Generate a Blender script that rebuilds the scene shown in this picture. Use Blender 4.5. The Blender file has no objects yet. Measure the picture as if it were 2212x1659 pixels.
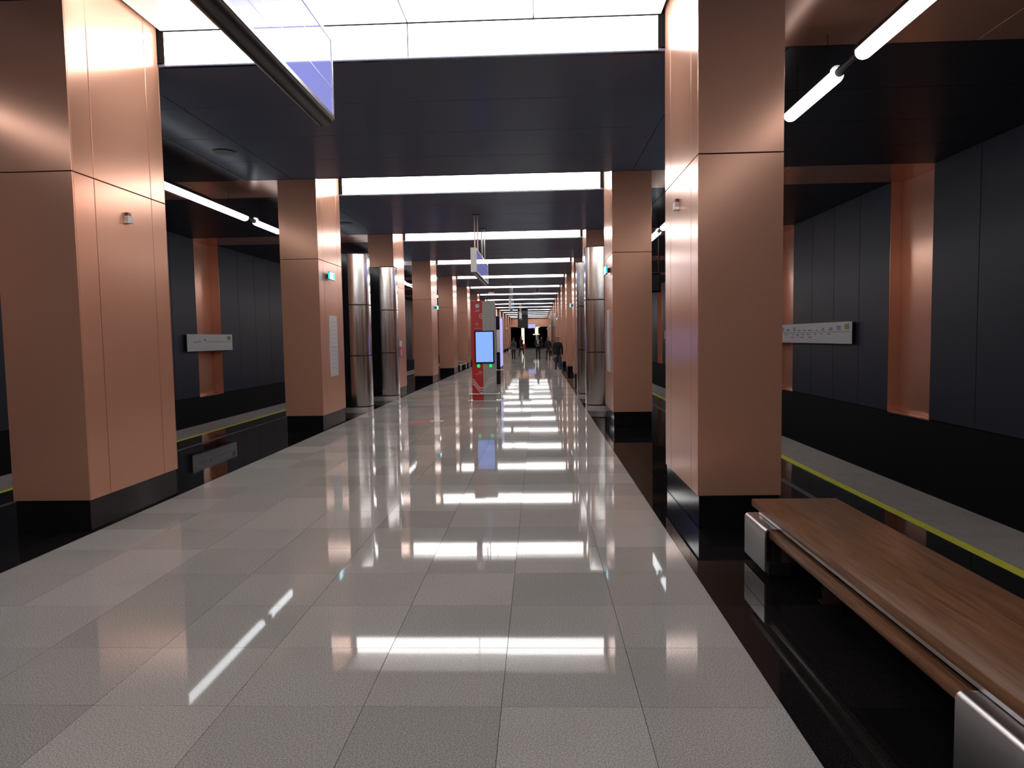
import bpy, bmesh, math, random
from mathutils import Vector, Matrix, Euler
random.seed(7)
R = random.Random(11)
scene = bpy.context.scene
COL = scene.collection
pi = math.pi

# ------------------------------------------------------------------ camera, world, exposure
F_PX, YAW, PITCH, ROLL, EYE = 1504.8, .0387, .0660, .0167, 1.65
cd = bpy.data.cameras.new('camera'); cam = bpy.data.objects.new('camera', cd); COL.objects.link(cam)
cd.sensor_width = 36.0; cd.sensor_fit = 'HORIZONTAL'; cd.lens = F_PX / 2212 * 36; cd.clip_end = 400; cd.clip_start = .05
_r = Vector((math.cos(YAW), math.sin(YAW), 0)); _h = Vector((-math.sin(YAW), math.cos(YAW), 0))
_f = _h * math.cos(PITCH) - Vector((0, 0, 1)) * math.sin(PITCH)
_u = _h * math.sin(PITCH) + Vector((0, 0, 1)) * math.cos(PITCH)
_rr = _r * math.cos(ROLL) - _u * math.sin(ROLL); _uu = _r * math.sin(ROLL) + _u * math.cos(ROLL)
M = Matrix((_rr, _uu, -_f)).transposed().to_4x4(); M.translation = Vector((0, 0, EYE))
cam.matrix_world = M
scene.camera = cam
w = bpy.data.worlds.new('world'); scene.world = w; w.use_nodes = True
w.node_tree.nodes['Background'].inputs[0].default_value = (.02, .02, .025, 1)
w.node_tree.nodes['Background'].inputs[1].default_value = .3
scene.view_settings.view_transform = 'Standard'; scene.view_settings.look = 'None'
scene.view_settings.exposure = 0.28; scene.view_settings.gamma = 1.0
scene.view_settings.use_curve_mapping = False
try:
    scene.cycles.max_bounces = 10; scene.cycles.glossy_bounces = 6; scene.cycles.diffuse_bounces = 4
    scene.cycles.sample_clamp_indirect = 6.0
except Exception: pass
E_END, E_TOP, E_TUBE = 8.6, .38, 5.2        # radiance of the light boxes' upright and flat panes, and of the tubes

# ------------------------------------------------------------------ measurements (metres)
Y0, S, L = 5.919, 6.689, 1.497              # first column's near face, column spacing, column length
PL, PR, W = -3.966, 1.340, .70              # inner faces of the two column rows, column width
FL, FR = -3.9425, 1.0632                    # pale floor
ZC, ZB, ZJ, ZP = 4.564, 4.93, 3.14, .281    # ceiling, light box top, panel joint, plinth
WR, WL = 6.93, -9.58                        # track walls
ER, EL = 3.921, -6.871                      # platform edges
K0, K1 = -2, 14
YA, YZ = -10.0, 104.0
def yk(k): return Y0 + k * S

# ------------------------------------------------------------------ materials
def mat(name, col, rough=.5, metal=0.0, spec=.5, emit=None, strength=0, coat=0, build=None):
    m = bpy.data.materials.new(name); m.use_nodes = True
    nt = m.node_tree; b = nt.nodes['Principled BSDF']
    b.inputs['Base Color'].default_value = (*col, 1); b.inputs['Roughness'].default_value = rough
    b.inputs['Metallic'].default_value = metal; b.inputs['Specular IOR Level'].default_value = spec
    if coat: b.inputs['Coat Weight'].default_value = coat; b.inputs['Coat Roughness'].default_value = .03
    if emit: b.inputs['Emission Color'].default_value = (*emit, 1); b.inputs['Emission Strength'].default_value = strength
    if build: build(nt, b)
    return m
def polished(ior, gloss, rough):
    """worn polish: the mirror layer covers only part of the stone, the rest scatters"""
    def f(nt, b):
        out = nt.nodes['Material Output']
        d = nt.nodes.new('ShaderNodeBsdfDiffuse'); gl = nt.nodes.new('ShaderNodeBsdfGlossy'); gl.inputs['Roughness'].default_value = rough
        fr = nt.nodes.new('ShaderNodeFresnel'); fr.inputs[0].default_value = ior
        mu = nt.nodes.new('ShaderNodeMath'); mu.operation = 'MULTIPLY'; mu.inputs[1].default_value = gloss
        mx = nt.nodes.new('ShaderNodeMixShader')
        src = b.inputs['Base Color'].links[0].from_socket
        nt.links.new(src, d.inputs[0]); nt.links.new(fr.outputs[0], mu.inputs[0]); nt.links.new(mu.outputs[0], mx.inputs[0])
        nt.links.new(d.outputs[0], mx.inputs[1]); nt.links.new(gl.outputs[0], mx.inputs[2]); nt.links.new(mx.outputs[0], out.inputs[0])
    return f
def both(f, g_):
    def h(nt, b): f(nt, b); g_(nt, b)
    return h
def speckle(c0, c1, scale, rough=None, lo=.35, hi=.65, detail=2, c2=None, s2=3.0, amt=.3, stretch=None):
    """colour mottled by fine noise in world position, with a slow second variation"""
    def f(nt, b):
        g = nt.nodes.new('ShaderNodeNewGeometry'); src = g.outputs['Position']
        if stretch:
            mp = nt.nodes.new('ShaderNodeMapping'); mp.inputs['Scale'].default_value = stretch
            nt.links.new(src, mp.inputs[0]); src = mp.outputs[0]
        n = nt.nodes.new('ShaderNodeTexNoise'); n.inputs['Scale'].default_value = scale; n.inputs['Detail'].default_value = detail
        nt.links.new(src, n.inputs['Vector'])
        r = nt.nodes.new('ShaderNodeValToRGB'); r.color_ramp.elements[0].position = lo; r.color_ramp.elements[1].position = hi
        r.color_ramp.elements[0].color = (*c0, 1); r.color_ramp.elements[1].color = (*c1, 1)
        nt.links.new(n.outputs['Fac'], r.inputs[0]); out = r.outputs[0]
        if c2:
            n2 = nt.nodes.new('ShaderNodeTexNoise'); n2.inputs['Scale'].default_value = s2; n2.inputs['Detail'].default_value = 4
            nt.links.new(g.outputs['Position'], n2.inputs['Vector'])
            r2 = nt.nodes.new('ShaderNodeValToRGB'); r2.color_ramp.elements[0].position = .45; r2.color_ramp.elements[1].position = .7
            r2.color_ramp.elements[0].color = (0, 0, 0, 1); r2.color_ramp.elements[1].color = (amt, amt, amt, 1)
            nt.links.new(n2.outputs['Fac'], r2.inputs[0])
            mx = nt.nodes.new('ShaderNodeMixRGB'); mx.inputs[2].default_value = (*c2, 1)
            nt.links.new(r2.outputs[0], mx.inputs[0]); nt.links.new(out, mx.inputs[1]); out = mx.outputs[0]
        nt.links.new(out, b.inputs['Base Color'])
    return f
GRAN = []
for i, t in enumerate((.90, .97, 1.03, 1.10)):
    lo_c = (.36 * t, .352 * t, .335 * t); hi_c = (.62 * t, .607 * t, .58 * t)
    GRAN.append(mat('pale_granite_%d' % i, hi_c, .045, spec=.55, build=both(speckle(lo_c, hi_c, 150, lo=.42, hi=.58, detail=10, c2=(.42 * t, .41 * t, .37 * t), s2=1.7, amt=.35), polished(1.55, .72, .035))))
BLACKG = [mat('black_granite_%d' % i, (.01, .01, .01), .035, spec=.45, build=both(speckle((.006 * t, .0055 * t, .006 * t), (.020 * t, .018 * t, .019 * t), 200, lo=.4, hi=.7), polished(1.5, .55, .03))) for i, t in enumerate((.8, 1.2))]
EDGEG = mat('flamed_granite', (.3, .28, .265), .75, spec=.2, build=speckle((.24, .22, .205), (.42, .39, .37), 120, c2=(.2, .185, .17), s2=4))
STRIPG = mat('grey_strip', (.10, .095, .09), .5, build=speckle((.07, .066, .06), (.13, .12, .115), 150))
GROUT = mat('grout', (.05, .047, .042), .8)
YELLOW = mat('yellow_paint', (.66, .66, .05), .6, build=speckle((.60, .60, .04), (.74, .73, .07), 40))
def brushed(nt, b):
    g = nt.nodes.new('ShaderNodeNewGeometry')
    mp = nt.nodes.new('ShaderNodeMapping'); mp.inputs['Scale'].default_value = (160, 160, 3)
    n = nt.nodes.new('ShaderNodeTexNoise'); n.inputs['Scale'].default_value = 1; n.inputs['Detail'].default_value = 2
    r = nt.nodes.new('ShaderNodeMapRange'); r.inputs['To Min'].default_value = .97; r.inputs['To Max'].default_value = 1.03
    mu = nt.nodes.new('ShaderNodeVectorMath'); mu.operation = 'SCALE'; mu.inputs[0].default_value = b.inputs['Base Color'].default_value[:3]
    nt.links.new(g.outputs['Position'], mp.inputs[0]); nt.links.new(mp.outputs[0], n.inputs['Vector'])
    nt.links.new(n.outputs['Fac'], r.inputs[0]); nt.links.new(r.outputs[0], mu.inputs['Scale'])
    nt.links.new(mu.outputs[0], b.inputs['Base Color'])
COPPER = mat('copper_anodised', (.76, .395, .268), .22, metal=.46, spec=.3, build=brushed)
COPPERIN = COPPER
GREY = mat('slate_panel', (.044, .046, .062), .45, spec=.2, build=speckle((.036, .042, .062), (.048, .055, .080), 90))
CEILM = mat('ceiling_panel', (.05, .06, .09), .36, build=both(speckle((.122, .142, .208), (.144, .167, .241), 90), polished(1.45, .26, .20)))
TRACKC = mat('track_ceiling_panel', (.022, .024, .034), .4, spec=.4)
DARK = mat('dark_void', (.006, .006, .007), .7, spec=.2)
BLACKP = mat('black_gloss', (.008, .008, .010), .12, spec=.5)
BLACKM = mat('black_matt', (.012, .012, .013), .45, spec=.4)
STEEL = mat('brushed_steel', (.64, .62, .60), .15, metal=1)
STEELM = mat('satin_steel', (.66, .65, .66), .34, metal=1)
CHROME = mat('pale_metal', (.70, .68, .66), .3, metal=.8)
def wood(nt, b):
    g = nt.nodes.new('ShaderNodeNewGeometry')
    mp = nt.nodes.new('ShaderNodeMapping'); mp.inputs['Scale'].default_value = (22, 1.6, 22)
    n = nt.nodes.new('ShaderNodeTexNoise'); n.inputs['Scale'].default_value = 1.4; n.inputs['Detail'].default_value = 6; n.inputs['Distortion'].default_value = .8
    r = nt.nodes.new('ShaderNodeValToRGB')
    r.color_ramp.elements[0].position = .3; r.color_ramp.elements[0].color = (.155, .066, .030, 1)
    r.color_ramp.elements[1].position = .75; r.color_ramp.elements[1].color = (.34, .165, .078, 1)
    nt.links.new(g.outputs['Position'], mp.inputs[0]); nt.links.new(mp.outputs[0], n.inputs['Vector'])
    nt.links.new(n.outputs['Fac'], r.inputs[0]); nt.links.new(r.outputs[0], b.inputs['Base Color'])
WOOD = mat('varnished_wood', (.25, .11, .05), .3, spec=.5, build=wood)
WHITE = mat('white_plastic', (.62, .61, .60), .4)
SIGNW = mat('white_sign', (.72, .75, .77), .35)
GREEN = mat('sign_green', (.16, .36, .03), .4)
PALEGREEN = mat('sign_pale_green', (.36, .47, .26), .4)
INK = mat('sign_ink', (.10, .10, .12), .5)
REDINK = mat('sign_red_ink', (.38, .08, .07), .5)
RED = mat('red_paint', (.58, .018, .020), .35)
STICKER = mat('red_sticker', (.50, .04, .05), .35)
KGREY = mat('kiosk_grey', (.42, .415, .385), .3)
LAMP_END = mat('light_box_end', (.8, .8, .8), .4, emit=(1, .985, .97), strength=E_END)
LAMP_TOP = mat('light_box_top', (.42, .40, .385), .4, emit=(1, .93, .89), strength=E_TOP)
TUBE = mat('tube_glow', (.8, .8, .8), .4, emit=(.94, .97, 1), strength=E_TUBE)
SCREEN = mat('screen_blue', (.02, .02, .03), .2, emit=(.20, .36, 1.0), strength=1.05)
LAV = mat('glass_lavender', (.09, .09, .14), .03, spec=.9, emit=(.34, .36, .92), strength=.85, coat=1)
LAVLIT = mat('screen_lavender', (.1, .1, .2), .2, emit=(.40, .42, .95), strength=.85)
EXITW = mat('exit_white', (.3, .3, .3), .4, emit=(.42, .80, 1), strength=5.0)
EXITC = mat('exit_cyan', (.0, .2, .3), .4, emit=(.02, .45, .75), strength=1.5)
GLOWG = mat('green_led', (.0, .3, .05), .4, emit=(.01, .85, .12), strength=1.3)
CREAMLIT = mat('cream_glow', (.5, .5, .4), .4, emit=(.95, .86, .68), strength=.9)
SKIN = mat('skin', (.42, .22, .16), .55)
HAIRD = mat('dark_hair', (.02, .015, .012), .6)
HAIRG = mat('grey_hair', (.14, .11, .09), .6)
C_BLACK = mat('black_cloth', (.008, .008, .010), .85); C_NAVY = mat('navy_cloth', (.012, .014, .03), .85)
C_JEAN = mat('blue_denim', (.03, .05, .12), .85); C_GREYJ = mat('grey_jacket', (.13, .125, .115), .85)
C_BROWN = mat('dark_brown_cloth', (.035, .018, .014), .8); C_PACK = mat('backpack_cloth', (.03, .04, .055), .8)
C_WSHOE = mat('white_shoe', (.5, .48, .42), .6); C_SHIRT = mat('pale_shirt', (.35, .37, .4), .7)
C_BAG = mat('pale_bag', (.45, .48, .55), .6)

# ------------------------------------------------------------------ mesh helpers
class MB:
    def __init__(s): s.v = []; s.f = []
    def quad(s, a, b, c, d): n = len(s.v); s.v += [a, b, c, d]; s.f.append((n, n + 1, n + 2, n + 3)); return s
    def box(s, x0, x1, y0, y1, z0, z1):
        n = len(s.v)
        s.v += [(x0, y0, z0), (x1, y0, z0), (x1, y1, z0), (x0, y1, z0), (x0, y0, z1), (x1, y0, z1), (x1, y1, z1), (x0, y1, z1)]
        s.f += [(n + a, n + b, n + c, n + d) for a, b, c, d in ((3, 2, 1, 0), (4, 5, 6, 7), (0, 1, 5, 4), (1, 2, 6, 5), (2, 3, 7, 6), (3, 0, 4, 7))]
        return s
    def bev(s, x0, x1, y0, y1, z0, z1, b=.01):
        """box with all twelve edges chamfered"""
        bm = bmesh.new(); bmesh.ops.create_cube(bm, size=1)
        for v in bm.verts: v.co = Vector(((x0 + x1) / 2 + v.co.x * (x1 - x0), (y0 + y1) / 2 + v.co.y * (y1 - y0), (z0 + z1) / 2 + v.co.z * (z1 - z0)))
        bmesh.ops.bevel(bm, geom=bm.edges[:], offset=b, segments=2, affect='EDGES', profile=.5)
        return s.bm(bm)
    def bm(s, bm):
        n = len(s.v); bm.verts.ensure_lookup_table(); bm.verts.index_update()
        s.v += [tuple(v.co) for v in bm.verts]; s.f += [tuple(n + v.index for v in f.verts) for f in bm.faces]; bm.free(); return s
    def prism(s, pts, z0, z1, axis='z'):
        """closed outline extruded along an axis"""
        n = len(s.v); k = len(pts)
        def P(a, b, c): return (a, b, c) if axis == 'z' else ((c, a, b) if axis == 'x' else (a, c, b))
        s.v += [P(a, b, z0) for a, b in pts] + [P(a, b, z1) for a, b in pts]
        s.f += [tuple(n + i for i in range(k))[::-1], tuple(n + k + i for i in range(k))]
        s.f += [(n + i, n + (i + 1) % k, n + k + (i + 1) % k, n + k + i) for i in range(k)]
        return s
    def tube(s, pts, r, seg=10):
        pts = [Vector(p) for p in pts]; n = len(s.v)
        for i, p in enumerate(pts):
            d = (pts[min(i + 1, len(pts) - 1)] - pts[max(i - 1, 0)]).normalized()
            a = d.orthogonal().normalized() if abs(d.z) > .9 else Vector((-d.y, d.x, 0)).normalized(); c = d.cross(a)
            rr = r[i] if isinstance(r, (list, tuple)) else r
            s.v += [tuple(p + a * math.cos(t * 2 * pi / seg) * rr + c * math.sin(t * 2 * pi / seg) * rr) for t in range(seg)]
        for i in range(len(pts) - 1):
            for t in range(seg): s.f.append((n + i * seg + t, n + i * seg + (t + 1) % seg, n + (i + 1) * seg + (t + 1) % seg, n + (i + 1) * seg + t))
        s.f += [tuple(n + t for t in range(seg))[::-1], tuple(n + (len(pts) - 1) * seg + t for t in range(seg))]
        return s
    def mesh(s, name, m, smooth=False):
        me = bpy.data.meshes.new(name); me.from_pydata(s.v, [], s.f); me.materials.append(m)
        bm = bmesh.new(); bm.from_mesh(me); bmesh.ops.recalc_face_normals(bm, faces=bm.faces[:]); bm.to_mesh(me); bm.free()
        if smooth:
            for p in me.polygons: p.use_smooth = True
            try: me.set_sharp_from_angle(angle=math.radians(35))
            except Exception: pass
        return me
def ob(name, me, parent=None, loc=None, rot=None):
    o = bpy.data.objects.new(name, me); COL.objects.link(o)
    if parent is not None: o.parent = parent
    if loc is not None: o.location = loc
    if rot is not None: o.rotation_euler = rot
    return o
def part(name, mb, m, parent, smooth=False, **kw): return ob(name, mb.mesh(name, m, smooth), parent, **kw)
def thing(name, label, cat, loc=(0, 0, 0), rz=0, group=None):
    o = bpy.data.objects.new(name, None); COL.objects.link(o); o.empty_display_size = .1
    o.location = loc; o.rotation_euler = (0, 0, rz); o['label'] = label; o['category'] = cat
    if group: o['group'] = group
    return o
def tag(o, label, cat, group=None):
    o['label'] = label; o['category'] = cat
    if group: o['group'] = group
    return o
def struct(name, mb, m): o = ob(name, mb.mesh(name, m)); o['kind'] = 'structure'; return o
def copy_tree(o, parent=None):
    c = o.copy(); COL.objects.link(c); c.parent = parent
    for ch in [x for x in bpy.data.objects if x.parent == o]: copy_tree(ch, c)
    return c
def dup(kids, o, loc, rz, label, group=None):
    c = o.copy(); COL.objects.link(c); c.location = loc; c.rotation_euler = (0, 0, rz); c['label'] = label
    if group: c['group'] = group
    for ch, gs in kids:
        d = ch.copy(); COL.objects.link(d); d.parent = c
        for g in gs: e = g.copy(); COL.objects.link(e); e.parent = d
    return c
def kids_of(o):
    return [(ch, [g for g in bpy.data.objects if g.parent == ch]) for ch in bpy.data.objects if ch.parent == o]

# ------------------------------------------------------------------ floor
base = MB().box(EL, ER, YA, YZ + 22, -1.35, -.008)
floor = struct('floor', base, GROUT)
TX, TY, TY0 = (FR - FL) / 8, .5935, 1.2375
NROW = 37
g = .0014
tile_me = [MB().box(-TX / 2 + g, TX / 2 - g, -TY / 2 + g, TY / 2 - g, -.007, 0).mesh('tile', m) for m in GRAN]
def tilt(r, a=.0005): return (r.gauss(0, a), r.gauss(0, a * .6), 0)
prev = None
for j in range(NROW):
    for i in range(8):
        x = FL + (i + .5) * TX; y = TY0 + (j + .5) * TY
        ob('tile', R.choice(tile_me), floor, (x, y, 0), tilt(R))
def tile_field(name, xs, ya, yb, dy, mats, a=.0005, z=0):
    mbs = [MB() for _ in mats]
    y = ya
    while y < yb - .01:
        for x0, x1 in xs:
            tx, ty = R.gauss(0, a), R.gauss(0, a * .6); cx, cy = (x0 + x1) / 2, y + dy / 2
            mb = mbs[R.randrange(len(mats))]; n = len(mb.v)
            c = [(x0 + g, y + g), (x1 - g, y + g), (x1 - g, y + dy - g), (x0 + g, y + dy - g)]
            mb.v += [(px, py, z - .007) for px, py in c] + [(px, py, z + (py - cy) * tx - (px - cx) * ty) for px, py in c]
            mb.f += [(n + 4, n + 5, n + 6, n + 7), (n, n + 1, n + 5, n + 4), (n + 1, n + 2, n + 6, n + 5), (n + 2, n + 3, n + 7, n + 6), (n + 3, n, n + 4, n + 7)]
        y += dy
    for mb, m in zip(mbs, mats):
        o = part(name, mb, m, floor); o['kind'] = 'stuff'
YT = TY0 + NROW * TY
xs8 = [(FL + i * TX, FL + (i + 1) * TX) for i in range(8)]
tile_field('distant_tiles', xs8, YT, YZ + 20, TY, GRAN)
tile_field('tiles_behind', xs8, TY0 - 18 * TY, TY0, TY, GRAN)
bx_r = [(FR, 1.345), (1.345, 2.02), (2.02, 2.70), (2.77, 3.20)]
bx_l = [(-4.225, FL), (-4.90, -4.225), (-5.55, -4.90), (-6.08, -5.62)]
for xs in (bx_r, bx_l):
    for x0, x1 in xs:
        mes = [MB().box(-(x1 - x0) / 2 + g, (x1 - x0) / 2 - g, -TY / 2 + g, TY / 2 - g, -.007, 0).mesh('dark_slab', m) for m in BLACKG]
        for j in range(NROW):
            ob('dark_slab', R.choice(mes), floor, ((x0 + x1) / 2, TY0 + (j + .5) * TY, 0), tilt(R, .0004))
tile_field('distant_dark_slabs', bx_r + bx_l, YT, YZ + 1, TY, BLACKG, .0004)
tile_field('dark_slabs_behind', bx_r + bx_l, TY0 - 18 * TY, TY0, TY, BLACKG, .0004)
for x0, x1 in ((3.298, ER), (EL, -6.172)):
    me = MB().box(-(x1 - x0) / 2 + g, (x1 - x0) / 2 - g, -.6 + g, .6 - g, -.05, .001).mesh('edge_slab', EDGEG)
    for j in range(28): ob('edge_slab', me, floor, ((x0 + x1) / 2, -3 + 1.2 * (j + .5), 0))
    tile_field('distant_edge_slabs', [(x0, x1)], -3 + 28 * 1.2, YZ, 1.2, [EDGEG], .0001, .001)
    tile_field('edge_slabs_behind', [(x0, x1)], -3 - 5 * 1.2, -3, 1.2, [EDGEG], .0001, .001)
part('yellow_line', MB().box(3.203, 3.296, YA, YZ, -.006, .002), YELLOW, floor)
part('yellow_line', MB().box(-6.170, -6.083, YA, YZ, -.006, .002), YELLOW, floor)
part('grey_guide_strip', MB().box(2.701, 2.769, YA, YZ, -.006, .0005), STRIPG, floor)
part('grey_guide_strip', MB().box(-5.619, -5.551, YA, YZ, -.006, .0005), STRIPG, floor)
# track pits
struct('floor_track_right', MB().box(ER, WR + .6, YA, YZ, -1.6, -1.3), DARK)
struct('floor_track_left', MB().box(WL - .6, EL, YA, YZ, -1.6, -1.3), DARK)

# ------------------------------------------------------------------ track walls
def make_wall(side, X, zb, depth):
    sg = 1 if side == 'right' else -1
    a, b = sorted((X + sg * .03, X + sg * .02 + sg * .02))
    bx = MB().box(*sorted((X + sg * (depth + .06), X + sg * .8)), YA, YZ, -1.6, 5.1)       # mass behind
    # mass between niches, and the dark skirt below
    bx.box(*sorted((X + sg * .03, X + sg * (depth + .06))), YA, YZ, -1.6, zb - .02)
    for k in range(K0, K1 + 1):
        ya = yk(k) + L if k >= K0 else YA; yb = yk(k + 1) if k < K1 else YZ
        bx.box(*sorted((X + sg * .03, X + sg * (depth + .06))), ya, yb, zb - .02, 5.1)
    bx.box(*sorted((X + sg * .03, X + sg * (depth + .06))), YA, yk(K0), zb - .02, 5.1)
    wl = struct('wall_' + side, bx, DARK)
    pw = (S - L) / 4
    me = MB().bev(*sorted((0, sg * .03)), -pw / 2 + .007, pw / 2 - .007, zb, ZC - .004, .003).mesh('wall_panel', GREY)
    for k in range(K0, K1):
        for j in range(4): ob('wall_panel', me, wl, (X, yk(k) + L + (j + .5) * pw, 0))
    bk = MB().box(*sorted((X + sg * depth, X + sg * (depth + .05))), .0, L, zb - .0, ZC).mesh('niche_back_panel', COPPER)
    rt = MB().box(*sorted((X + sg * .002, X + sg * (depth - .002))), L - .012, L - .002, zb, ZC).mesh('niche_side_panel', COPPER)
    rt2 = MB().box(*sorted((X + sg * .002, X + sg * (depth - .002))), .002, .012, zb, ZC).mesh('niche_side_panel', COPPER)
    led = MB().box(*sorted((X + sg * .0, X + sg * (depth - .002))), .014, L - .014, zb - .03, zb - .004).mesh('niche_ledge', COPPER)
    for k in range(K0, K1 + 1):
        for n_, m_ in (('niche_back_panel', bk), ('niche_side_panel', rt), ('niche_side_panel', rt2), ('niche_ledge', led)): ob(n_, m_, wl, (0, yk(k), 0))
make_wall('right', WR, .082, .22)
make_wall('left', WL, .143, .28)
struct('wall_back', MB().box(WL - .8, WR + .8, YA - .3, YA, -1.6, 5.4), DARK)
# end wall: copper over a dark opening
we = MB().box(PR + .3, WR + .8, YZ, YZ + .4, -1.6, 5.4).box(WL - .8, PL - .8, YZ, YZ + .4, -1.6, 5.4).box(PL - .8, PR + .3, YZ + .03, YZ + .4, 3.26, 5.4)
wall_end = struct('wall_end', we, DARK)
for i in range(5):
    x0 = -4.75 + i * 1.28
    part('copper_panel', MB().bev(x0 + .005, x0 + 1.275, YZ, YZ + .028, 3.25, ZC - .01, .003), COPPER, wall_end)
for x0 in (-4.78, 1.36):
    part('black_jamb', MB().box(x0, x0 + .25, YZ - .05, YZ + .02, 0, 3.25), BLACKP, wall_end)
hall = MB().box(PL - 1.1, PL - .8, YZ + .4, YZ + 22, -.01, 3.6).box(PR + .3, PR + .6, YZ + .4, YZ + 22, -.01, 3.6).box(PL - 1.1, PR + .6, YZ + 21.7, YZ + 22, -.01, 3.6).box(PL - 1.1, PR + .6, YZ + .4, YZ + 22, 3.6, 3.8)
struct('wall_escalator_hall', hall, DARK)

# ------------------------------------------------------------------ ceiling
CL, CR = -4.38, 1.70
slab = MB().box(WL - .8, WR + .8, YA, YZ, 5.12, 5.4)
slab.box(WL - .8, PL - W, YA, YZ, ZC + .04, 5.12).box(PR + W, WR + .8, YA, YZ, ZC + .04, 5.12)
for k in range(K0, K1 + 1):
    slab.box(PL - W, PR + W, yk(k) + L, yk(k + 1) if k < K1 else YZ, ZC + .04, 5.12)
slab.box(PL - W, PR + W, YA, yk(K0), ZC + .04, 5.12)
ceil = struct('ceiling', slab, DARK)
pw = (S - L) / 4
me_c = MB().bev(CL + .006, CR - .006, -pw / 2 + .005, pw / 2 - .005, ZC, ZC + .03, .003).mesh('ceiling_panel', CEILM)
me_l = MB().bev(PL - W - .55, CL - .006, -pw / 2 + .005, pw / 2 - .005, ZC, ZC + .03, .003).mesh('ceiling_panel', CEILM)
me_r = MB().bev(CR + .006, PR + W + .55, -pw / 2 + .005, pw / 2 - .005, ZC, ZC + .03, .003).mesh('ceiling_panel', CEILM)
XLa, XRa = PL - W - .55, PR + W + .55
me_tl = MB().bev(WL + .004, XLa - .01, -pw / 2 + .005, pw / 2 - .005, ZC, ZC + .03, .003).mesh('track_ceiling_panel', TRACKC)
me_tr = MB().bev(XRa + .01, WR - .004, -pw / 2 + .005, pw / 2 - .005, ZC, ZC + .03, .003).mesh('track_ceiling_panel', TRACKC)
for k in range(K0, K1):
    for j in range(4):
        y = yk(k) + L + (j + .5) * pw
        for n_, m_ in (('ceiling_panel', me_c), ('ceiling_panel', me_l), ('ceiling_panel', me_r), ('track_ceiling_panel', me_tl), ('track_ceiling_panel', me_tr)):
            ob(n_, m_, ceil, (0, y, 0))
o = part('ceiling_panel', MB().box(WL, WR, yk(K1) + L, YZ - .01, ZC, ZC + .03), CEILM, ceil)
def bandmesh(x0, x1): return MB().bev(min(x0, x1) + .006, max(x0, x1) - .006, .008, L - .008, ZC, ZC + .03, .003).mesh('copper_ceiling_panel', COPPER)
bands = [bandmesh(PR + W, 4.45), bandmesh(4.45, WR + .22), bandmesh(PL - W, -7.1), bandmesh(-7.1, WL - .28)]
for k in range(K0, K1 + 1):
    for b_ in bands: ob('copper_ceiling_panel', b_, ceil, (0, yk(k), 0))

# ------------------------------------------------------------------ luminous ceiling boxes between the columns
BX0, BX1 = PL + .035, PR - .035
def light_box():
    t = thing('ceiling_light', '', 'ceiling light')
    q = (BX1 - BX0) / 4
    fr = MB().box(BX0, BX1, -.0, L, ZB + .012, ZB + .05)
    fr.box(BX0, BX1, -.034, -.022 + .012, ZC + .004, ZB + .012).box(BX0, BX1, L + .010, L + .034, ZC + .004, ZB + .012)
    part('frame', fr, BLACKM, t)
    for i in range(4):
        part('top_pane', MB().box(BX0 + i * q + .006, BX0 + (i + 1) * q - .006, .012, L - .012, ZB, ZB + .010), LAMP_TOP, t)
    for i in range(2):
        for ya in (-.008, L - .002):
            part('end_pane', MB().box(BX0 + .03 * (i == 0) + 2 * i * q + .006, BX0 - .03 * (i == 1) + 2 * (i + 1) * q - .006, ya, ya + .010, ZC + .02, ZB - .012), LAMP_END, t)
    part('trim_strip', MB().box(BX0, BX1, -.034, .004, ZC - .006, ZC + .003).box(BX0, BX1, L - .004, L + .034, ZC - .006, ZC + .003), BLACKP, t)
    return t
ORD = ['nearest', 'second', 'third', 'fourth', 'fifth', 'sixth', 'seventh', 'eighth', 'ninth', 'tenth', 'eleventh', 'twelfth', 'thirteenth', 'fourteenth', 'fifteenth']
lb = light_box(); lbk = kids_of(lb)
lb.location = (0, yk(0), 0); lb['group'] = 'luminous ceiling boxes over the hall'
lb['label'] = 'largest glowing white ceiling box, cut by the top edge of the photo'
for k in range(K0, K1 + 1):
    if k == 0: continue
    if k < 0: lab = 'glowing white ceiling box overhead, %s behind the camera' % ('first' if k == -1 else 'second')
    else: lab = '%s glowing white ceiling box from the camera, between copper columns' % ORD[k]
    dup(lbk, lb, (0, yk(k), 0), 0, lab)

# ------------------------------------------------------------------ columns
def column():
    """built for the right row: inner face at x=0 facing -x, near face at y=0"""
    t = thing('copper_column', '', 'column')
    d = .016
    part('core', MB().box(d, W - d, d, L - d, .02, 5.1), DARK, t)
    part('plinth', MB().bev(.012, W - .012, .012, L - .012, 0, ZP - .003, .004), BLACKP, t)
    ZT = ZC - .002
    G = .004
    for z0, z1 in ((ZP, ZJ - G), (ZJ + G, ZT)):
        part('cladding_panel', MB().bev(.0, W, 0, d, z0, z1, .0025), COPPER, t)
        part('cladding_panel', MB().bev(.0, W, L - d, L, z0, z1, .0025), COPPER, t)
        part('cladding_panel', MB().bev(W - d, W, d + .001, L - d - .001, z0, z1, .0025), COPPER, t)
    for z0, z1 in ((ZP, ZJ - G), (ZJ + G, 5.05)):
        for y0, y1 in ((d + .001, .27 - G), (.27 + G, 1.20 - G), (1.20 + G, L - d - .001)):
            part('inner_cladding_panel', MB().bev(0, d, y0, y1, z0, z1, .0025), COPPERIN, t)
    return t
c0 = column(); ck = kids_of(c0)
c0.location = (PR, yk(0), 0)
c0['label'] = 'nearest copper clad column on the right, behind the wooden bench'; c0['group'] = 'copper clad columns of the right row'
extra_r = {1: ', with a narrow white plaque on its hall side', 2: ', half hidden by two steel pylons'}
extra_l = {0: ', largest of all, cut by the left edge of the photo', 1: ', with a tall white plaque and small exit sign', 2: ', with a red and white notice, behind the steel pylon', 3: ', with a lavender glow and exit sign'}
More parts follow.
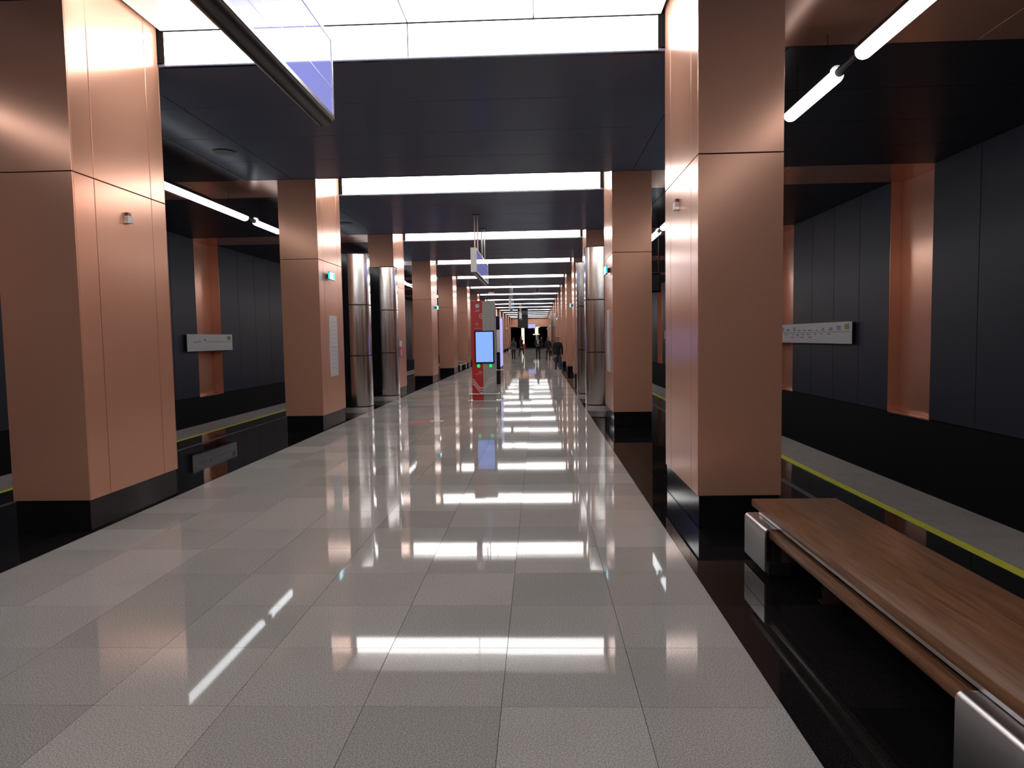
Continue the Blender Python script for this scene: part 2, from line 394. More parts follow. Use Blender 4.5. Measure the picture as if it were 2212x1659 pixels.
for k in range(K0, K1 + 1):
    for side in ('right', 'left'):
        if k == 0 and side == 'right': continue
        if k < 0: lab = 'copper clad column of the %s row, %s behind the camera' % (side, 'first' if k == -1 else 'second')
        else: lab = '%s copper clad column from the camera in the %s row%s' % (ORD[k], side, (extra_r if side == 'right' else extra_l).get(k, ''))
        if side == 'right': loc, rz = (PR, yk(k), 0), 0
        else: loc, rz = (PL, yk(k) + L, 0), pi
        dup(ck, c0, loc, rz, lab, 'copper clad columns of the %s row' % side)

# ------------------------------------------------------------------ tube lamps over the platforms
def tube_lamp(X, a, b, label, gap=.35):
    t = thing('tube_lamp', label, 'lamp', (X, (a + b) / 2, 0), 0, 'tube lamps over the platform edges')
    h = (b - a) / 2; z = 4.10; r = .074
    pts = [(0, -h, z)] + [(0, -h + r * (1 - math.cos(q)), z) for q in (.6, 1.1, pi / 2)] + [(0, h - r * (1 - math.cos(q)), z) for q in (pi / 2, 1.1, .6)] + [(0, h, z)]
    rs = [r * .25, r * math.sin(.6), r * math.sin(1.1), r, r, r * math.sin(1.1), r * math.sin(.6), r * .25]
    part('diffuser', MB().tube(pts, rs, 16), TUBE, t, True)
    hs = []
    for i in range(9):
        q = pi * i / 8; hs.append((math.cos(q) * .078, z + .012 + math.sin(q) * .078))
    for i in range(9):
        q = pi - pi * i / 8; hs.append((math.cos(q) * .071, z + .012 + math.sin(q) * .071))
    part('housing', MB().prism(hs, -h + .03, h - .03, 'y'), BLACKM, t)
    for yy in (-h * .6, h * .6):
        part('wire', MB().tube([(0, yy, z + .08), (0, yy, ZC - .001)], .003, 6), BLACKM, t)
    part('connector', MB().tube([(0, h - .02, z), (0, h + gap - .012, z)], .045, 12), BLACKM, t)
NUM = 'first second third fourth fifth sixth seventh eighth ninth tenth eleventh twelfth thirteenth fourteenth fifteenth sixteenth seventeenth eighteenth nineteenth twentieth twenty-first twenty-second twenty-third twenty-fourth twenty-fifth twenty-sixth twenty-seventh'.split()
RT = [(-6, -2), (-1.6, 2.2), (2.6, 6.44), (6.88, 8.21), (8.65, 12.4), (12.8, 16.25), (16.75, 18.1), (18.5, 22.3), (22.7, 26.5), (26.9, 28.2), (28.6, 32.4), (32.8, 36.6)] + [(37 + 4.2 * n, 40.8 + 4.2 * n) for n in range(15)]
LT = [(-6, -2), (-1.6, 2.2), (2.6, 5.6), (6.0, 9.5), (9.9, 13.72), (14.12, 15.47), (15.9, 19.7), (20.1, 23.9), (24.3, 25.6), (26.0, 29.5), (29.9, 31.3), (31.7, 35.5)] + [(35.9 + 4.2 * n, 39.7 + 4.2 * n) for n in range(15)]
RLAB = {2: 'long glowing tube lamp at top right, running out of the photo', 3: 'short glowing tube lamp at upper right beside the nearest right column', 6: 'short tube lamp end seen between the two nearest right columns'}
LLAB = {4: 'long glowing tube lamp at left between the two nearest left columns', 5: 'short glowing tube lamp touching the second left column', 9: 'small distant tube lamp between third and fourth left columns, farther left piece', 10: 'small distant tube lamp just left of the fourth left column'}
for side, X, T, LAB in (('right', 2.875, RT, RLAB), ('left', -5.72, LT, LLAB)):
    for i, (a, b) in enumerate(T):
        if i in LAB: lab = LAB[i]
        elif a < 2: lab = 'glowing tube lamp number %s over the %s platform, behind the camera' % (['one', 'two'][i % 2], side)
        else: lab = 'glowing tube lamp, %s along the %s platform from the camera end' % (NUM[i], side)
        tube_lamp(X, a, b, lab, (T[i + 1][0] - b) if i + 1 < len(T) else .2)

# ------------------------------------------------------------------ benches
def bench():
    """origin at floor centre of near end; .611 wide, 3.08 long in +y"""
    t = thing('wooden_bench', '', 'bench')
    n = 2.97; hw = .3055
    part('seat', MB().bev(-hw, hw, 0, n, .395, .45, .010), WOOD, t, True)
    part('channel', MB().bev(-hw + .05, hw - .05, .02, n - .02, .338, .394, .003), STEELM, t)
    for s in (-1, 1):
        a, b = sorted((s * (hw + .005), s * (hw - .065)))
        part('side_rail', MB().bev(a, b, .42, n - .40, .272, .325, .009), WOOD, t, True)
        for y0, ln in ((-.06, .47), (n - .41, .46)):
            # bent steel sheet: upright cheek rolling over into a flat top
            x1 = s * (hw + .033); x0 = s * (hw - .10); rr = .028; tk = .012; zt = .335
            o_ = [(x1, .042)] + [(x1 - s * rr * (1 - math.cos(q)), zt - rr + rr * math.sin(q)) for q in [pi / 2 * i / 6 for i in range(7)]] + [(x0, zt)]
            i_ = [(x0, zt - tk)] + [(x1 - s * rr + s * (rr - tk) * math.cos(q), zt - rr + (rr - tk) * math.sin(q)) for q in [pi / 2 - pi / 2 * i / 6 for i in range(7)]] + [(x1 - s * tk, .042)]
            sp = part('support', MB().prism(o_ + i_, y0, y0 + ln, 'y'), STEELM, t, True)
            part('inner_bracket', MB().bev(*sorted((s * (hw - .10), s * (hw - .04))), y0 + .06, y0 + ln - .06, .05, .322, .004), STEELDK, sp)
            part('foot', MB().bev(*sorted((s * (hw - .16), s * (hw - .01))), y0 + .04, y0 + ln - .04, 0, .09, .004), BLACKM, sp)
    return t
STEELDK = mat('dark_metal', (.035, .033, .032), .3, metal=.4)
bn = bench(); bk_ = kids_of(bn)
bn.location = (1.846, 2.12, 0)
bn['label'] = 'large wooden bench with steel supports in the foreground at right'; bn['group'] = 'wooden benches between columns'
dup(bk_, bn, (-4.28, 35.2, 0), 0, 'small distant bench on the left between the fifth and sixth left columns')
dup(bk_, bn, (1.72, 41.2, 0), 0, 'distant bench on the right partly behind the man in blue jeans')

# ------------------------------------------------------------------ hanging direction signs
def hanging_sign(Ya, Yb, label):
    t = thing('hanging_sign', label, 'sign', (-1.435, Ya, 0), 0, 'long signs hanging along the hall axis')
    n = Yb - Ya; z0, z1 = 3.16, 3.70; hx = .062
    part('core', MB().box(-hx + .008, hx - .008, .02, n - .02, z0 + .02, z1 - .01), BLACKM, t)
    for s in (-1, 1):
        a, b = sorted((s * (hx - .008), s * hx))
        zz = [z0 + .03, z0 + .19, z0 + .37, z1 - .03]
        part('glass_face', MB().box(a, b, .05, n - .03, z0 + .025, z1 - .03), LAV, t)
        for z_ in (z0 + .20, z0 + .37):
            part('face_joint', MB().box(*sorted((s * (hx - .001), s * (hx + .0008))), .05, n - .03, z_, z_ + .002), STEELM, t)
        part('edge_frame', MB().box(*sorted((s * (hx - .01), s * (hx + .004))), .0, n, z0 - .002, z0 + .022), CHROME, t)
        part('edge_frame', MB().box(*sorted((s * (hx - .01), s * (hx + .004))), .0, n, z1 - .028, z1), CHROME, t)
        part('edge_frame', MB().box(*sorted((s * (hx - .01), s * (hx + .004))), n - .022, n, z0 + .02, z1 - .028), CHROME, t)
    part('end_cap', MB().bev(-hx - .008, hx + .008, -.012, .012, z0 - .004, z1 + .004, .004), WHITE, t)
    part('end_cap', MB().bev(-hx, hx, n - .004, n + .006, z0 - .002, z1 + .002, .002), WHITE, t)
    # dark rounded trough underneath
    cs = [(-hx, z0 - .004)] + [(-hx * .98 * math.cos(q), z0 - .004 - .048 * math.sin(q)) for q in [pi * i / 12 for i in range(1, 12)]] + [(hx, z0 - .004)]
    part('trough', MB().prism(cs, .0, n - .02, 'y'), STEELDK, t, True)
    for yy in (.75, n - .75):
        for s in (-1, 1):
            part('rod', MB().tube([(s * .035, yy, z1 - .01), (s * .035, yy, ZC)], .014, 8), CHROME, t)
        part('mount_plate', MB().bev(-.09, .09, yy - .06, yy + .06, ZC - .014, ZC, .003), BLACKM, t)
hanging_sign(1.25, 4.82, 'large hanging sign with lavender glass face crossing the top left of the photo')
hanging_sign(15.88, 19.52, 'medium hanging sign with white end above the red and grey kiosk')
hanging_sign(36.3, 39.9, 'small distant hanging sign under the seventh ceiling light')
hanging_sign(56.0, 59.6, 'tiny farthest hanging sign in front of the dark hanging board')

# ------------------------------------------------------------------ steel pylons
def pylon(sg):
    """steel shell bulging to the hall side (sg=+1: +x), black flank on the other; front at y=0"""
    t = thing('steel_pylon', '', 'pylon')
    out = [(0, 0)]
    for i in range(1, 9):                                       # gently bowed front turned a little to the hall
        u = i / 9; out.append((.33 * u, .02 * u + .055 * u * u))
    for i in range(9):                                          # rounded corner
        q = pi / 2 * i / 8; out.append((.33 + .07 * math.sin(q), .075 + .10 * (1 - math.cos(q))))
    out += [(.40, .42), (.36, .52), (.30, .56), (0, .56)]
    S_ = lambda pts: [(sg * x, y) for x, y in pts]
    core = [(x * .95, .28 + (y - .28) * .95) for x, y in out]
    part('core', MB().prism(S_(core), 0.01, 3.59), BLACKM, t)
    pl = [(-.46, 0)] + out[:-1] + [(-.46, .56)]
    part('plinth', MB().prism(S_(pl), 0, .12), CHROME, t, True)
    for z0, z1 in ((.15, 1.29), (1.315, 2.445), (2.47, 3.60)): part('steel_shell', MB().prism(S_(out), z0, z1), STEEL, t, True)
    part('cap', MB().prism(S_([(x * 1.01, .28 + (y - .28) * 1.01) for x, y in out]), 3.602, 3.62), BLACKM, t)
    part('black_flank', MB().bev(*sorted((-.46 * sg, -.003 * sg)), .0, .56, .122, 3.61, .006), BLACKP, t)
    return t
pn = pylon(1); pk = kids_of(pn); pr = pylon(-1); prk = kids_of(pr)
pn.location = (-4.27, 15.68, 0); pn['group'] = pr['group'] = 'steel pylons beside the hall floor'
pn['label'] = 'taller looking left steel pylon with black side, right after the second left column'
dup(pk, pn, (-4.245, 18.70, 0), 0, 'left steel pylon with black side, standing behind the taller looking one')
pr.location = (1.45, 15.36, 0); pr['label'] = 'nearer steel pylon on the right beside the second right column'
dup(prk, pr, (1.43, 18.48, 0), 0, 'right steel pylon just behind the nearer right one')
dup(prk, pr, (1.45, 55.9, 0), 0, 'distant pale steel pylon on the right behind the walking people')
dup(pk, pn, (-4.27, 55.9, 0), 0, 'distant steel pylon on the left behind the kiosk')

# ------------------------------------------------------------------ kiosk in the middle of the hall
def ring(mb, cx, cz, y, r0, r1, n=20, a0=0, a1=2 * pi):
    for i in range(n):
        p, q = a0 + (a1 - a0) * i / n, a0 + (a1 - a0) * (i + 1) / n
        c = [(cx + r0 * math.cos(p), cz + r0 * math.sin(p)), (cx + r1 * math.cos(p), cz + r1 * math.sin(p)), (cx + r1 * math.cos(q), cz + r1 * math.sin(q)), (cx + r0 * math.cos(q), cz + r0 * math.sin(q))]
        mb.prism(c, y - .002, y, 'y')
    return mb
def kiosk():
    kx, ky = -1.435, 18.30
    t = thing('information_kiosk', 'red and grey information kiosk with blue screen standing mid hall', 'kiosk', (kx, ky, 0))
    part('grey_body', MB().bev(-.03, .30, 0, .30, 0, 2.62, .008), KGREY, t)
    part('red_body', MB().bev(-.32, -.031, 0, .30, 0, 2.64, .008), RED, t)
    sc = part('screen_frame', MB().bev(-.235, .275, -.045, .0, .995, 1.85, .008), BLACKP, t)
    part('screen', MB().box(-.205, .245, -.050, -.044, 1.03, 1.82), SCREEN, sc)
    for x in (-.145, .175):
        bt = part('call_button', MB().tube([(x, -.02, .93), (x, .0, .93)], .052, 20), BLACKP, t, True)
        m = MB(); ring(m, x, .93, -.021, .0, .045); part('green_light', m, GLOWG, bt)
        part('dark_bar', MB().box(x - .045, x + .045, -.0255, -.0235, .925, .936), BLACKP, bt)
    part('foot_rail', MB().tube([(-.42, -.05, .19), (.40, -.05, .19)], .014, 10), CHROME, t, True)
    part('foot_rail_arm', MB().box(-.40, -.385, -.05, .30, .0, .2).box(.365, .38, -.05, .30, 0, .2), CHROME, t)
    part('base_plate', MB().bev(-.44, .42, -.06, .36, .0, .012, .003), STEELM, t)
    # printed marks: emblem rings, small captions and the triple wave
    m = MB(); ring(m, -.15, 2.50, -.001, .0, .055); m.box(-.21, -.09, -.003, -.001, 2.36, 2.372).box(-.20, -.10, -.003, -.001, 2.385, 2.40)
    part('emblem', m, WHITE, t)
    m = MB(); ring(m, -.04, 2.235, -.001, .055, .070, 20, pi * .35, pi * 1.75); ring(m, -.04, 2.235, -.001, .0, .022)
    part('emblem', m, WHITE, t)
    m = MB()
    for i in range(3): m.box(-.215, -.13, -.003, -.001, 1.99 + i * .028, 2.006 + i * .028)
    for i in range(5): m.box(-.25 + i * .045, -.218 + i * .045, -.003, -.001, 1.905, 1.93)
    part('caption', m, PINK, t)
    m = MB()
    for i in range(4): m.box(-.24 + i * .05, -.205 + i * .05, -.003, -.001, .70, .722)
    m.prism([(-.17, .76), (-.10, .80), (-.03, .76), (-.10, .74)], -.003, -.001, 'y')
    part('caption', m, PINK, t)
    for j in range(3):
        m = MB(); off = j * .062
        P = [(-.315 + .62 * u, .565 - off - .05 * u - .155 * (1 - math.cos(pi * 2.0 * min(1, u * 1.3))) * .5 * (1.6 - .5 * u) + .14 * max(0, u - .55) * 2) for u in [i / 24 for i in range(25)]]
        for a, b in zip(P[:-1], P[1:]): m.prism([a, b, (b[0], b[1] + .030), (a[0], a[1] + .030)], -.003, -.001, 'y')
        part('wave_line', m, WHITE, t)
PINK = mat('pink_print', (.62, .25, .25), .5)
kiosk()
t = thing('advertising_stand', 'narrow black advertising stand with lavender side screen, behind the kiosk', 'display stand', (-1.44, 24.9, 0))
part('body', MB().bev(-.07, .07, 0, 1.9, 0, 2.44, .01), BLACKP, t)
part('steel_trim', MB().bev(-.05, .074, -.012, .0, 1.15, 1.95, .004), CHROME, t)
part('side_screen', MB().box(.0705, .078, .06, 1.84, .62, 2.38), LAVLIT, t)
part('side_screen', MB().box(-.078, -.0705, .06, 1.84, .62, 2.38), LAVLIT, t)
part('shelf', MB().bev(-.10, .16, -.05, .25, .50, .525, .005), CHROME, t)

# ------------------------------------------------------------------ small things fixed to the columns
def exit_sign(side, Yc, label, z=2.80):
    s = -1 if side == 'r' else 1; X = PR if side == 'r' else PL
    t = thing('exit_sign', label, 'sign', (X, Yc, 0), 0, 'small glowing exit signs on the columns')
    part('bracket', MB().box(*sorted((0, s * .05)), .10, .20, z + .03, z + .11), BLACKM, t)
    part('housing', MB().bev(*sorted((s * .05, s * .085)), 0, .34, z, z + .145, .004), BLACKP, t)
    part('lit_face', MB().box(*sorted((s * .085, s * .089)), .012, .328, z + .01, z + .135), EXITW, t)
    part('cyan_field', MB().box(*sorted((s * .089, s * .091)), .20, .32, z + .015, z + .13), EXITC, t)
    part('end_face', MB().box(*sorted((s * .055, s * .08)), -.004, .0, z + .01, z + .135), EXITC, t)
exit_sign('l', 13.0, 'small glowing blue exit sign high on the second left column')
exit_sign('r', 12.95, 'small glowing blue exit sign high on the second right column')
exit_sign('l', 26.9, 'tiny glowing exit sign on the fourth left column')
exit_sign('r', 27.1, 'tiny glowing exit sign on the fourth right column')
exit_sign('r', yk(6) + .5, 'tiny distant exit sign on the seventh right column')
exit_sign('r', yk(10) + .5, 'tiny exit sign far away on the eleventh right column')
exit_sign('l', yk(12) + .3, 'tiny exit sign far away on the left beside the dark opening')
exit_sign('r', yk(14) + .5, 'farthest exit sign, at right end of the dark opening')

def plaque(x0, x1, Ya, Yb, z0, z1, label, marks=True):
    t = thing('wall_plaque', label, 'sign', (0, 0, 0)); 
    part('board', MB().bev(x0, x1, Ya, Yb, z0, z1, .002), WHITE, t)
    xf = x1 + .001 if abs(x1) < abs(x0) or x0 < 0 else x0 - .001
    m = MB()
    for i in range(12):
        z = z1 - .12 - i * (z1 - z0 - .2) / 12
        m.box(min(xf, xf + .0006), max(xf, xf + .0006), Ya + .06, Yb - .06 - .05 * (i % 3), z, z + .012)
    part('print', m, KGREY, t)
plaque(PL, PL + .012, 13.12, 13.62, .97, 2.13, 'tall narrow white plaque on hall side of the second left column')
plaque(PR - .012, PR, 13.10, 13.58, .98, 2.15, 'tall narrow white plaque on hall side of the second right column')
t = thing('fire_notice', 'red and white notice on hall side of the third left column', 'sign', (PL, 19.80, 0))
part('red_board', MB().bev(0, .012, 0, .32, 1.14, 1.44, .002), RED, t)
part('white_board', MB().bev(0, .012, 0, .32, 1.46, 1.62, .002), WHITE, t)
part('white_mark', MB().box(.012, .0135, .09, .23, 1.20, 1.36), WHITE, t)
def detector(X, s, Yc, zc, label):
    t = thing('alarm_beacon', label, 'alarm', (X, Yc, zc), 0)
    part('case', MB().bev(*sorted((0, s * .045)), -.045, .045, -.045, .025, .006), WHITE, t)
    part('red_lens', MB().bev(*sorted((0, s * .035)), -.028, .028, .024, .058, .006), REDD, t)
    part('lug', MB().bev(*sorted((0, s * .05)), -.052, -.040, -.05, -.02, .003), CHROME, t)
REDD = mat('dark_red_lens', (.16, .008, .012), .25)
detector(PL, 1, 6.69, 2.862, 'small white alarm box with red top on the nearest left column')
detector(PR, -1, 6.72, 2.872, 'small white alarm box with red top on the nearest right column')

# ------------------------------------------------------------------ route signs on the track walls
def route_sign(side, Ya, Yb, z0, z1, label, dense):
    s = -1 if side == 'r' else 1; X = WR if side == 'r' else WL
    t = thing('route_sign', label, 'sign', (X, 0, 0)); 
    part('backing', MB().bev(*sorted((s * .002, s * .085)), Ya + .02, Yb - .02, z0 + .02, z1 - .02, .004), BLACKM, t)
    part('board', MB().bev(*sorted((s * .085, s * .10)), Ya, Yb, z0, z1, .006), SIGNW, t)
    def B(mb, y0, y1, a, b): mb.box(*sorted((s * .1005, s * .1015)), min(y0, y1), max(y0, y1), a, b)
    zm = (z0 + z1) / 2 + .03
    near = Ya if side == 'r' else Yb; d = 1 if side == 'r' else -1
    m = MB(); B(m, near + d * .12, near + d * .35, z1 - .17, z1 - .05); part('green_square', m, GREEN, t)
    m = MB(); B(m, near + d * .08, near + d * (Yb - Ya - .1 if dense else (Yb - Ya) * .62), zm - .018, zm + .004); part('green_line', m, PALEGREEN, t)
    m = MB(); rr = random.Random(5)
    if dense:
        y = .55
        while y < Yb - Ya - .3:
            wd = rr.uniform(.16, .30)
            for q in range(rr.randint(1, 3)): B(m, near + d * y, near + d * (y + wd * rr.uniform(.7, 1)), zm + .035 + q * .036, zm + .055 + q * .036)
            if y > .8:
                for q in range(rr.randint(1, 2)): B(m, near + d * (y + .1), near + d * (y + .1 + wd * .9), zm - .065 - q * .034, zm - .048 - q * .034)
            y += wd + rr.uniform(.1, .25)
        part('station_names', m, INK, t)['kind'] = 'stuff'
        m = MB()
        for y in (2.2, 2.75, 3.4): B(m, near + d * y, near + d * (y + .26), zm - .14, zm - .12)
        part('red_names', m, REDINK, t)
    else:
        B(m, near + d * 2.0, near + d * 2.2, zm - .005, zm + .012); B(m, near + d * 2.2, near + d * 2.45, zm - .02, zm - .003); B(m, near + d * 1.72, near + d * 1.82, zm + .02, zm + .06)
        part('station_names', m, INK, t)
route_sign('r', 15.50, 21.3, 1.395, 1.89, 'long white route sign with green line and station names on the right track wall', True)
route_sign('l', 18.52, 21.30, 1.425, 1.90, 'short white route sign with green square on the left track wall', False)
tag(part('wall_board', MB().bev(WR - .05, WR - .002, 36.2, 38.5, 1.45, 1.9, .004), KGREY, None), 'small dark grey board on right track wall seen between the two nearest right columns', 'board')

# platform monitor
t = thing('platform_monitor', 'dark hanging monitor over the right platform between the two nearest right columns', 'monitor', (3.02, 18.0, 0))
part('case', MB().bev(-.32, .12, 0, .14, 2.75, 3.24, .012), BLACKP, t)
part('screen', MB().box(-.29, .09, -.004, -.0, 2.79, 3.20), BLACKM, t)
part('rod', MB().tube([(.08, .07, 3.23), (.08, .07, ZC - .001)], .02, 10), BLACKM, t)

# ceiling speakers
sp0 = thing('ceiling_speaker', 'round dark ceiling speaker before the second left column', 'speaker', (-4.76, 10.7, 0), 0, 'round ceiling speakers on the left')
m = MB().tube([(0, 0, ZC - .012), (0, 0, ZC + .002)], [.165, .175], 28); part('grille', m, BLACKM, sp0, True)
part('rim', MB().tube([(0, 0, ZC - .006), (0, 0, ZC + .002)], .185, 28), STEELDK, sp0, True)
spk = kids_of(sp0)
for i, n_ in ((1, 'smaller round ceiling speaker between the second and third left columns'), (2, 'distant round ceiling speaker past the third left column')):
    dup(spk, sp0, (-4.76, 10.7 + i * S, 0), 0, n_)
# dome cameras under the ceiling
for (x, y, lab) in ((-2.75, 42.0, 'left one of two small dark cameras hanging under the far ceiling'), (-.02, 42.5, 'right one of two small dark cameras hanging under the far ceiling')):
    t = thing('ceiling_camera', lab, 'camera', (x, y, 0), 0, 'cameras under the ceiling')
    part('arm', MB().tube([(0, 0, ZC), (0, 0, 4.40)], .02, 8), BLACKM, t)
    part('body', MB().tube([(-.16, -.22, 4.36), (.1, .15, 4.40)], [.05, .06], 10), WHITE, t, True)

# floor sticker
m = MB(); m.tube([(0, 0, .0008), (0, 0, .0016)], .225, 36)
st = part('floor_sticker', m, STICKER, None, loc=(-2.42, 13.72, .0005)); tag(st, 'round red sticker on the pale floor left of the kiosk', 'sticker')
st = part('floor_sticker_grey', MB().box(-.12, .14, -.1, .1, .0008, .0016), SIGNW, None, loc=(-2.08, 13.9, .0005)); st.name = 'floor_sticker'; tag(st, 'small faded grey sticker right of the red floor sticker', 'sticker')

# ------------------------------------------------------------------ far end
t = thing('hanging_board', 'dark board hanging from the ceiling at the far end of the hall', 'board', (-1.56, 72.0, 0))
part('board', MB().bev(-.53, .53, 0, .25, 2.68, 4.0, .01), BLACKM, t)
part('upper_board', MB().bev(-.53, .53, .01, .24, 4.0, ZC - .01, .01), BLACKP, t)
t = thing('display_screen', 'small lavender display over the dark far opening', 'screen', (-.95, YZ - .36, 0))
part('case', MB().bev(-.60, .60, 0, .14, 3.02, 3.70, .01), BLACKM, t)
part('screen', MB().box(-.57, .57, -.005, 0, 3.05, 3.67), LAVLIT, t)
part('bracket', MB().box(-.3, -.24, .14, .355, 3.3, 3.4), BLACKM, t); part('bracket', MB().box(.24, .3, .14, .355, 3.3, 3.4), BLACKM, t)
t = thing('lamp_pillar', 'tall glowing glass lamp pillar in the dark far opening, left one', 'lamp', (-2.45, 112, 0), 0, 'glowing lamp pillars at the far end')
part('base', MB().bev(-.2, .2, -.2, .2, 0, .5, .02), BLACKM, t)
part('glass', MB().bev(-.24, .24, -.24, .24, .5, 3.2, .02), CREAMLIT, t)
part('bars', MB().box(-.25, .25, -.25, .25, 1.9, 1.94).box(-.25, .25, -.25, .25, 1.2, 1.24), STEELM, t)
t = thing('lamp_pillar', 'right glowing lamp with two cream plates in the far opening', 'lamp', (-.25, 112, 0), 0, 'glowing lamp pillars at the far end')
part('post', MB().bev(-.16, .16, -.16, .16, 0, 2.0, .02), STEELM, t)
part('glass', MB().bev(-.27, .27, -.27, .27, 2.25, 3.25, .02), CREAMLIT, t)
part('plate', MB().bev(-.5, .55, -.4, .4, 3.27, 3.38, .02), CREAMLIT, t)
part('plate', MB().bev(-.6, .45, -.4, .4, 2.08, 2.22, .02), CREAMLIT, t)
t = thing('red_cabinet', 'small red cabinet on the floor before the dark far opening', 'cabinet', (-2.15, 102.6, 0))
part('body', MB().bev(-.25, .25, 0, .3, .06, .75, .01), RED, t)
part('foot', MB().box(-.22, .22, .02, .28, 0, .06), BLACKM, t)
part('door', MB().bev(-.22, .22, -.012, 0, .1, .71, .004), STICKER, t)

# ------------------------------------------------------------------ people
def person(label, loc, rz, h, top, legs, shoes, hair, stride=.18, sway=0, bent_arms=False, long_coat=False, shirt=None):
    """figure facing -y in local space, one skinned body, feet on z=0"""
    k = h / 1.75
    V = []; E = []; RR = []
    def v(x, y, z, r): V.append((x * k, y * k, z * k)); RR.append(r * k); return len(V) - 1
    def chain(a, pts):
        for p in pts: b = v(*p); E.append((a, b)); a = b
        return a
    pel = v(0, 0, .94, .155)
    w1 = chain(pel, [(0, 0, 1.10, .140), (0, -.01, 1.28, .168), (0, 0, 1.41, .135)])
    nk = chain(w1, [(0, 0, 1.51, .058), (0, -.012, 1.58, .070), (0, -.018, 1.65, .088), (0, -.012, 1.71, .070)])
    hem = .62 if long_coat else .82
    ends = []
    for s in (-1, 1):
        st = stride * s
        hp = v(.085 * s, 0, .90, .100 if not long_coat else .12); E.append((pel, hp))
        kn = chain(hp, [(.092 * s, -st * .28, .70, .088 if not long_coat else .12), (.095 * s, -st * .55 - .02, .50, .064)])
        an = chain(kn, [(.095 * s, -st * .75 + .01, .30, .055), (.095 * s, -st + .02, .09, .042)])
        chain(an, [(.10 * s, -st - .05, .045, .042), (.105 * s, -st - .14, .035, .034)])
        sh = v(.165 * s, 0, 1.39, .082); E.append((w1, sh))
        if bent_arms: el = chain(sh, [(.225 * s, .02, 1.26, .058), (.245 * s, .03, 1.12, .050)]); wr = chain(el, [(.17 * s, -.12, 1.07, .040), (.085 * s, -.21, 1.07, .030)]); fd = (-.6 * s, -.5, 0)
        else: el = chain(sh, [(.205 * s, .01, 1.25, .070), (.222 * s, .03 + st * .1, 1.11, .060)]); wr = chain(el, [(.228 * s, -.01 + st * .35, .96, .050), (.226 * s, -.05 + st * .5, .85, .030)]); fd = (0, -.25, -1)
        ends.append(Vector(V[wr]) / k)
        x, y, z = [c / k for c in V[wr]]
        d = Vector(fd).normalized(); side = Vector((0, 1, 0)) if not bent_arms else Vector((0, 0, 1))
        pm = chain(wr, [(x + d.x * .045, y + d.y * .045, z + d.z * .045, .030)])
        for i, ln in enumerate((.060, .072, .066, .052)):
            q = Vector((x, y, z)) + d * .075 + side * (.012 * (i - 1.5) * 1.6)
            q2 = q + d * ln * .55; q3 = q + d * ln + Vector((-.014 * s, -.006, 0))
            chain(pm, [(q.x, q.y, q.z, .0085), (q2.x, q2.y, q2.z, .0080), (q3.x, q3.y, q3.z, .0065)])
        q = Vector((x, y, z)) + d * .03 - side * .036; q2 = q + d * .035 - side * .012
        chain(pm, [(q.x, q.y, q.z, .0095), (q2.x, q2.y, q2.z, .0080)])
    me = bpy.data.meshes.new('person'); me.from_pydata(V, E, [])
    tmp = bpy.data.objects.new('tmp_person', me); COL.objects.link(tmp)
    md = tmp.modifiers.new('skin', 'SKIN'); md.use_smooth_shade = True
    sv = me.skin_vertices[0].data
    for i, r in enumerate(RR): sv[i].radius = (r, r * (.78 if i in (0, 1, 2, 3) else 1))
    sv[0].use_root = True
    s2 = tmp.modifiers.new('sub', 'SUBSURF'); s2.levels = 2; s2.render_levels = 2
    bpy.context.view_layer.update()
    ev = tmp.evaluated_get(bpy.context.evaluated_depsgraph_get())
    body = bpy.data.meshes.new_from_object(ev); body.name = 'body'
    bpy.data.objects.remove(tmp)
    # shape a face: nose, brow, chin, ears
    for vt in body.vertices:
        c = vt.co / k
        if c.z > 1.56:
            if c.y < -.05 and abs(c.x) < .02 and 1.60 < c.z < 1.66: vt.co.y -= .022 * k
            elif c.y < -.05 and .018 < abs(c.x) < .045 and 1.645 < c.z < 1.68: vt.co.y += .010 * k
            elif abs(c.y) < .02 and abs(c.x) > .07 and 1.62 < c.z < 1.67: vt.co.x *= 1.12
            elif c.y < -.03 and abs(c.x) < .03 and c.z < 1.585: vt.co.y -= .010 * k
    ms = [SKIN, top, legs, shoes, shirt or top]; body.materials.clear()
    for m_ in ms: body.materials.append(m_)
    for p in body.polygons:
        c = p.center / k; i = 1
        if c.z > 1.50: i = 0
        elif c.z < .10: i = 3
        elif c.z < hem and abs(c.x) < .19: i = 2
        elif shirt and c.y < -.06 and abs(c.x) < .05 and c.z > 1.2: i = 4
        if min((Vector(c) - e).length for e in ends) < .16 and (bent_arms and c.y < -.17 and abs(c.x) < .11 and c.z < 1.2 or (not bent_arms) and c.z < .86): i = 0
        p.material_index = i; p.use_smooth = True
    o = bpy.data.objects.new('person', body); COL.objects.link(o); o.location = loc; o.rotation_euler = (0, sway, rz)
    tag(o, label, 'person', 'people walking in the hall')
    # hair cap
    bm = bmesh.new(); bmesh.ops.create_uvsphere(bm, u_segments=16, v_segments=10, radius=.098 * k)
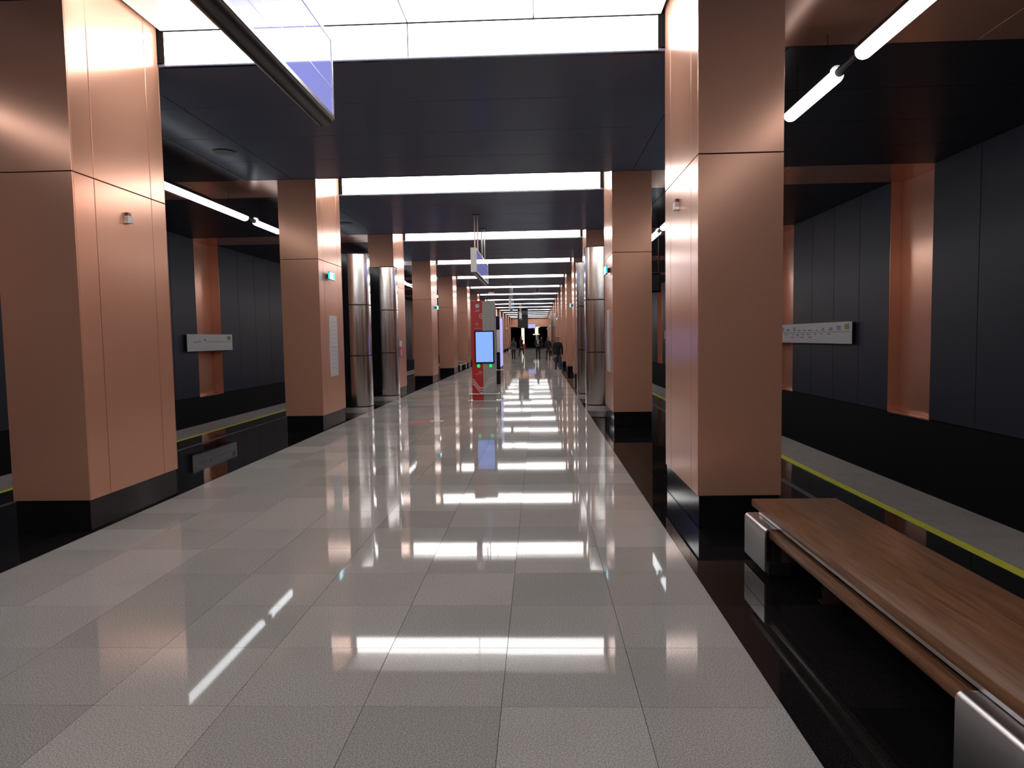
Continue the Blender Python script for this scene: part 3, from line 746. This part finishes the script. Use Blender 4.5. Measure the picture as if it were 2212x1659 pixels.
    bmesh.ops.delete(bm, geom=[q for q in bm.verts if (q.co.z < -.02 * k and q.co.y < .02 * k) or (q.co.z < .035 * k and q.co.y < -.035 * k)], context='VERTS')
    for q in bm.verts: q.co = Vector((q.co.x * .92, q.co.y * 1.05 + .006 * k, q.co.z * 1.0)) + Vector((0, 0, 1.672 * k))
    mb = MB().bm(bm); part('hair', mb, hair, o, True)
    m = MB()
    for s in (-1, 1): m.tube([(s * .030 * k, -.098 * k, 1.652 * k), (s * .030 * k, -.104 * k, 1.652 * k)], .009 * k, 8)
    m.box(-.022 * k, .022 * k, -.098 * k, -.092 * k, 1.585 * k, 1.592 * k)
    part('face_features', m, C_BROWN, o)
    return o
p1 = person('person in grey jacket walking away with dark backpack, leftmost of the walkers', (-1.93, 54.0, 0), pi, 1.62, C_GREYJ, C_BLACK, C_BLACK, HAIRD, .10)
part('backpack', MB().bev(-.14, .14, .12, .27, 1.02, 1.40, .04), C_PACK, p1, True)
t = thing('carrier_bag', 'pale carrier bag held by the person in grey jacket', 'bag', (-2.235, 53.95, 0))
part('bag', MB().bev(-.075, .075, -.05, .05, .48, .78, .015), C_BAG, t)
part('handle', MB().tube([(-.05, 0, .77), (0, 0, .86), (.05, 0, .77)], .006, 6), C_BAG, t)
person('person in long black coat standing sideways beside the one in grey jacket', (-1.50, 61.5, 0), pi * .35, 1.76, C_BLACK, C_BLACK, C_BLACK, HAIRD, .22, long_coat=True)
person('man in black jacket over pale shirt with hands held together, walking to camera', (-.03, 51.0, 0), 0, 1.74, C_BLACK, C_BLACK, C_BLACK, HAIRG, .08, bent_arms=True, shirt=C_SHIRT)
person('person in navy jacket and brown boots between the other two men', (.70, 50.6, 0), .1, 1.66, C_NAVY, C_BROWN, C_BROWN, HAIRD, .16)
person('tiny dark figure farthest away before the dark opening', (.42, 94.0, 0), 0, 1.72, C_BLACK, C_BLACK, C_BLACK, HAIRD, .1, long_coat=True)
person('nearest man, in black jacket and blue jeans with pale shoes, at right', (.93, 33.4, 0), .15, 1.66, C_BLACK, C_JEAN, C_WSHOE, HAIRG, .12)
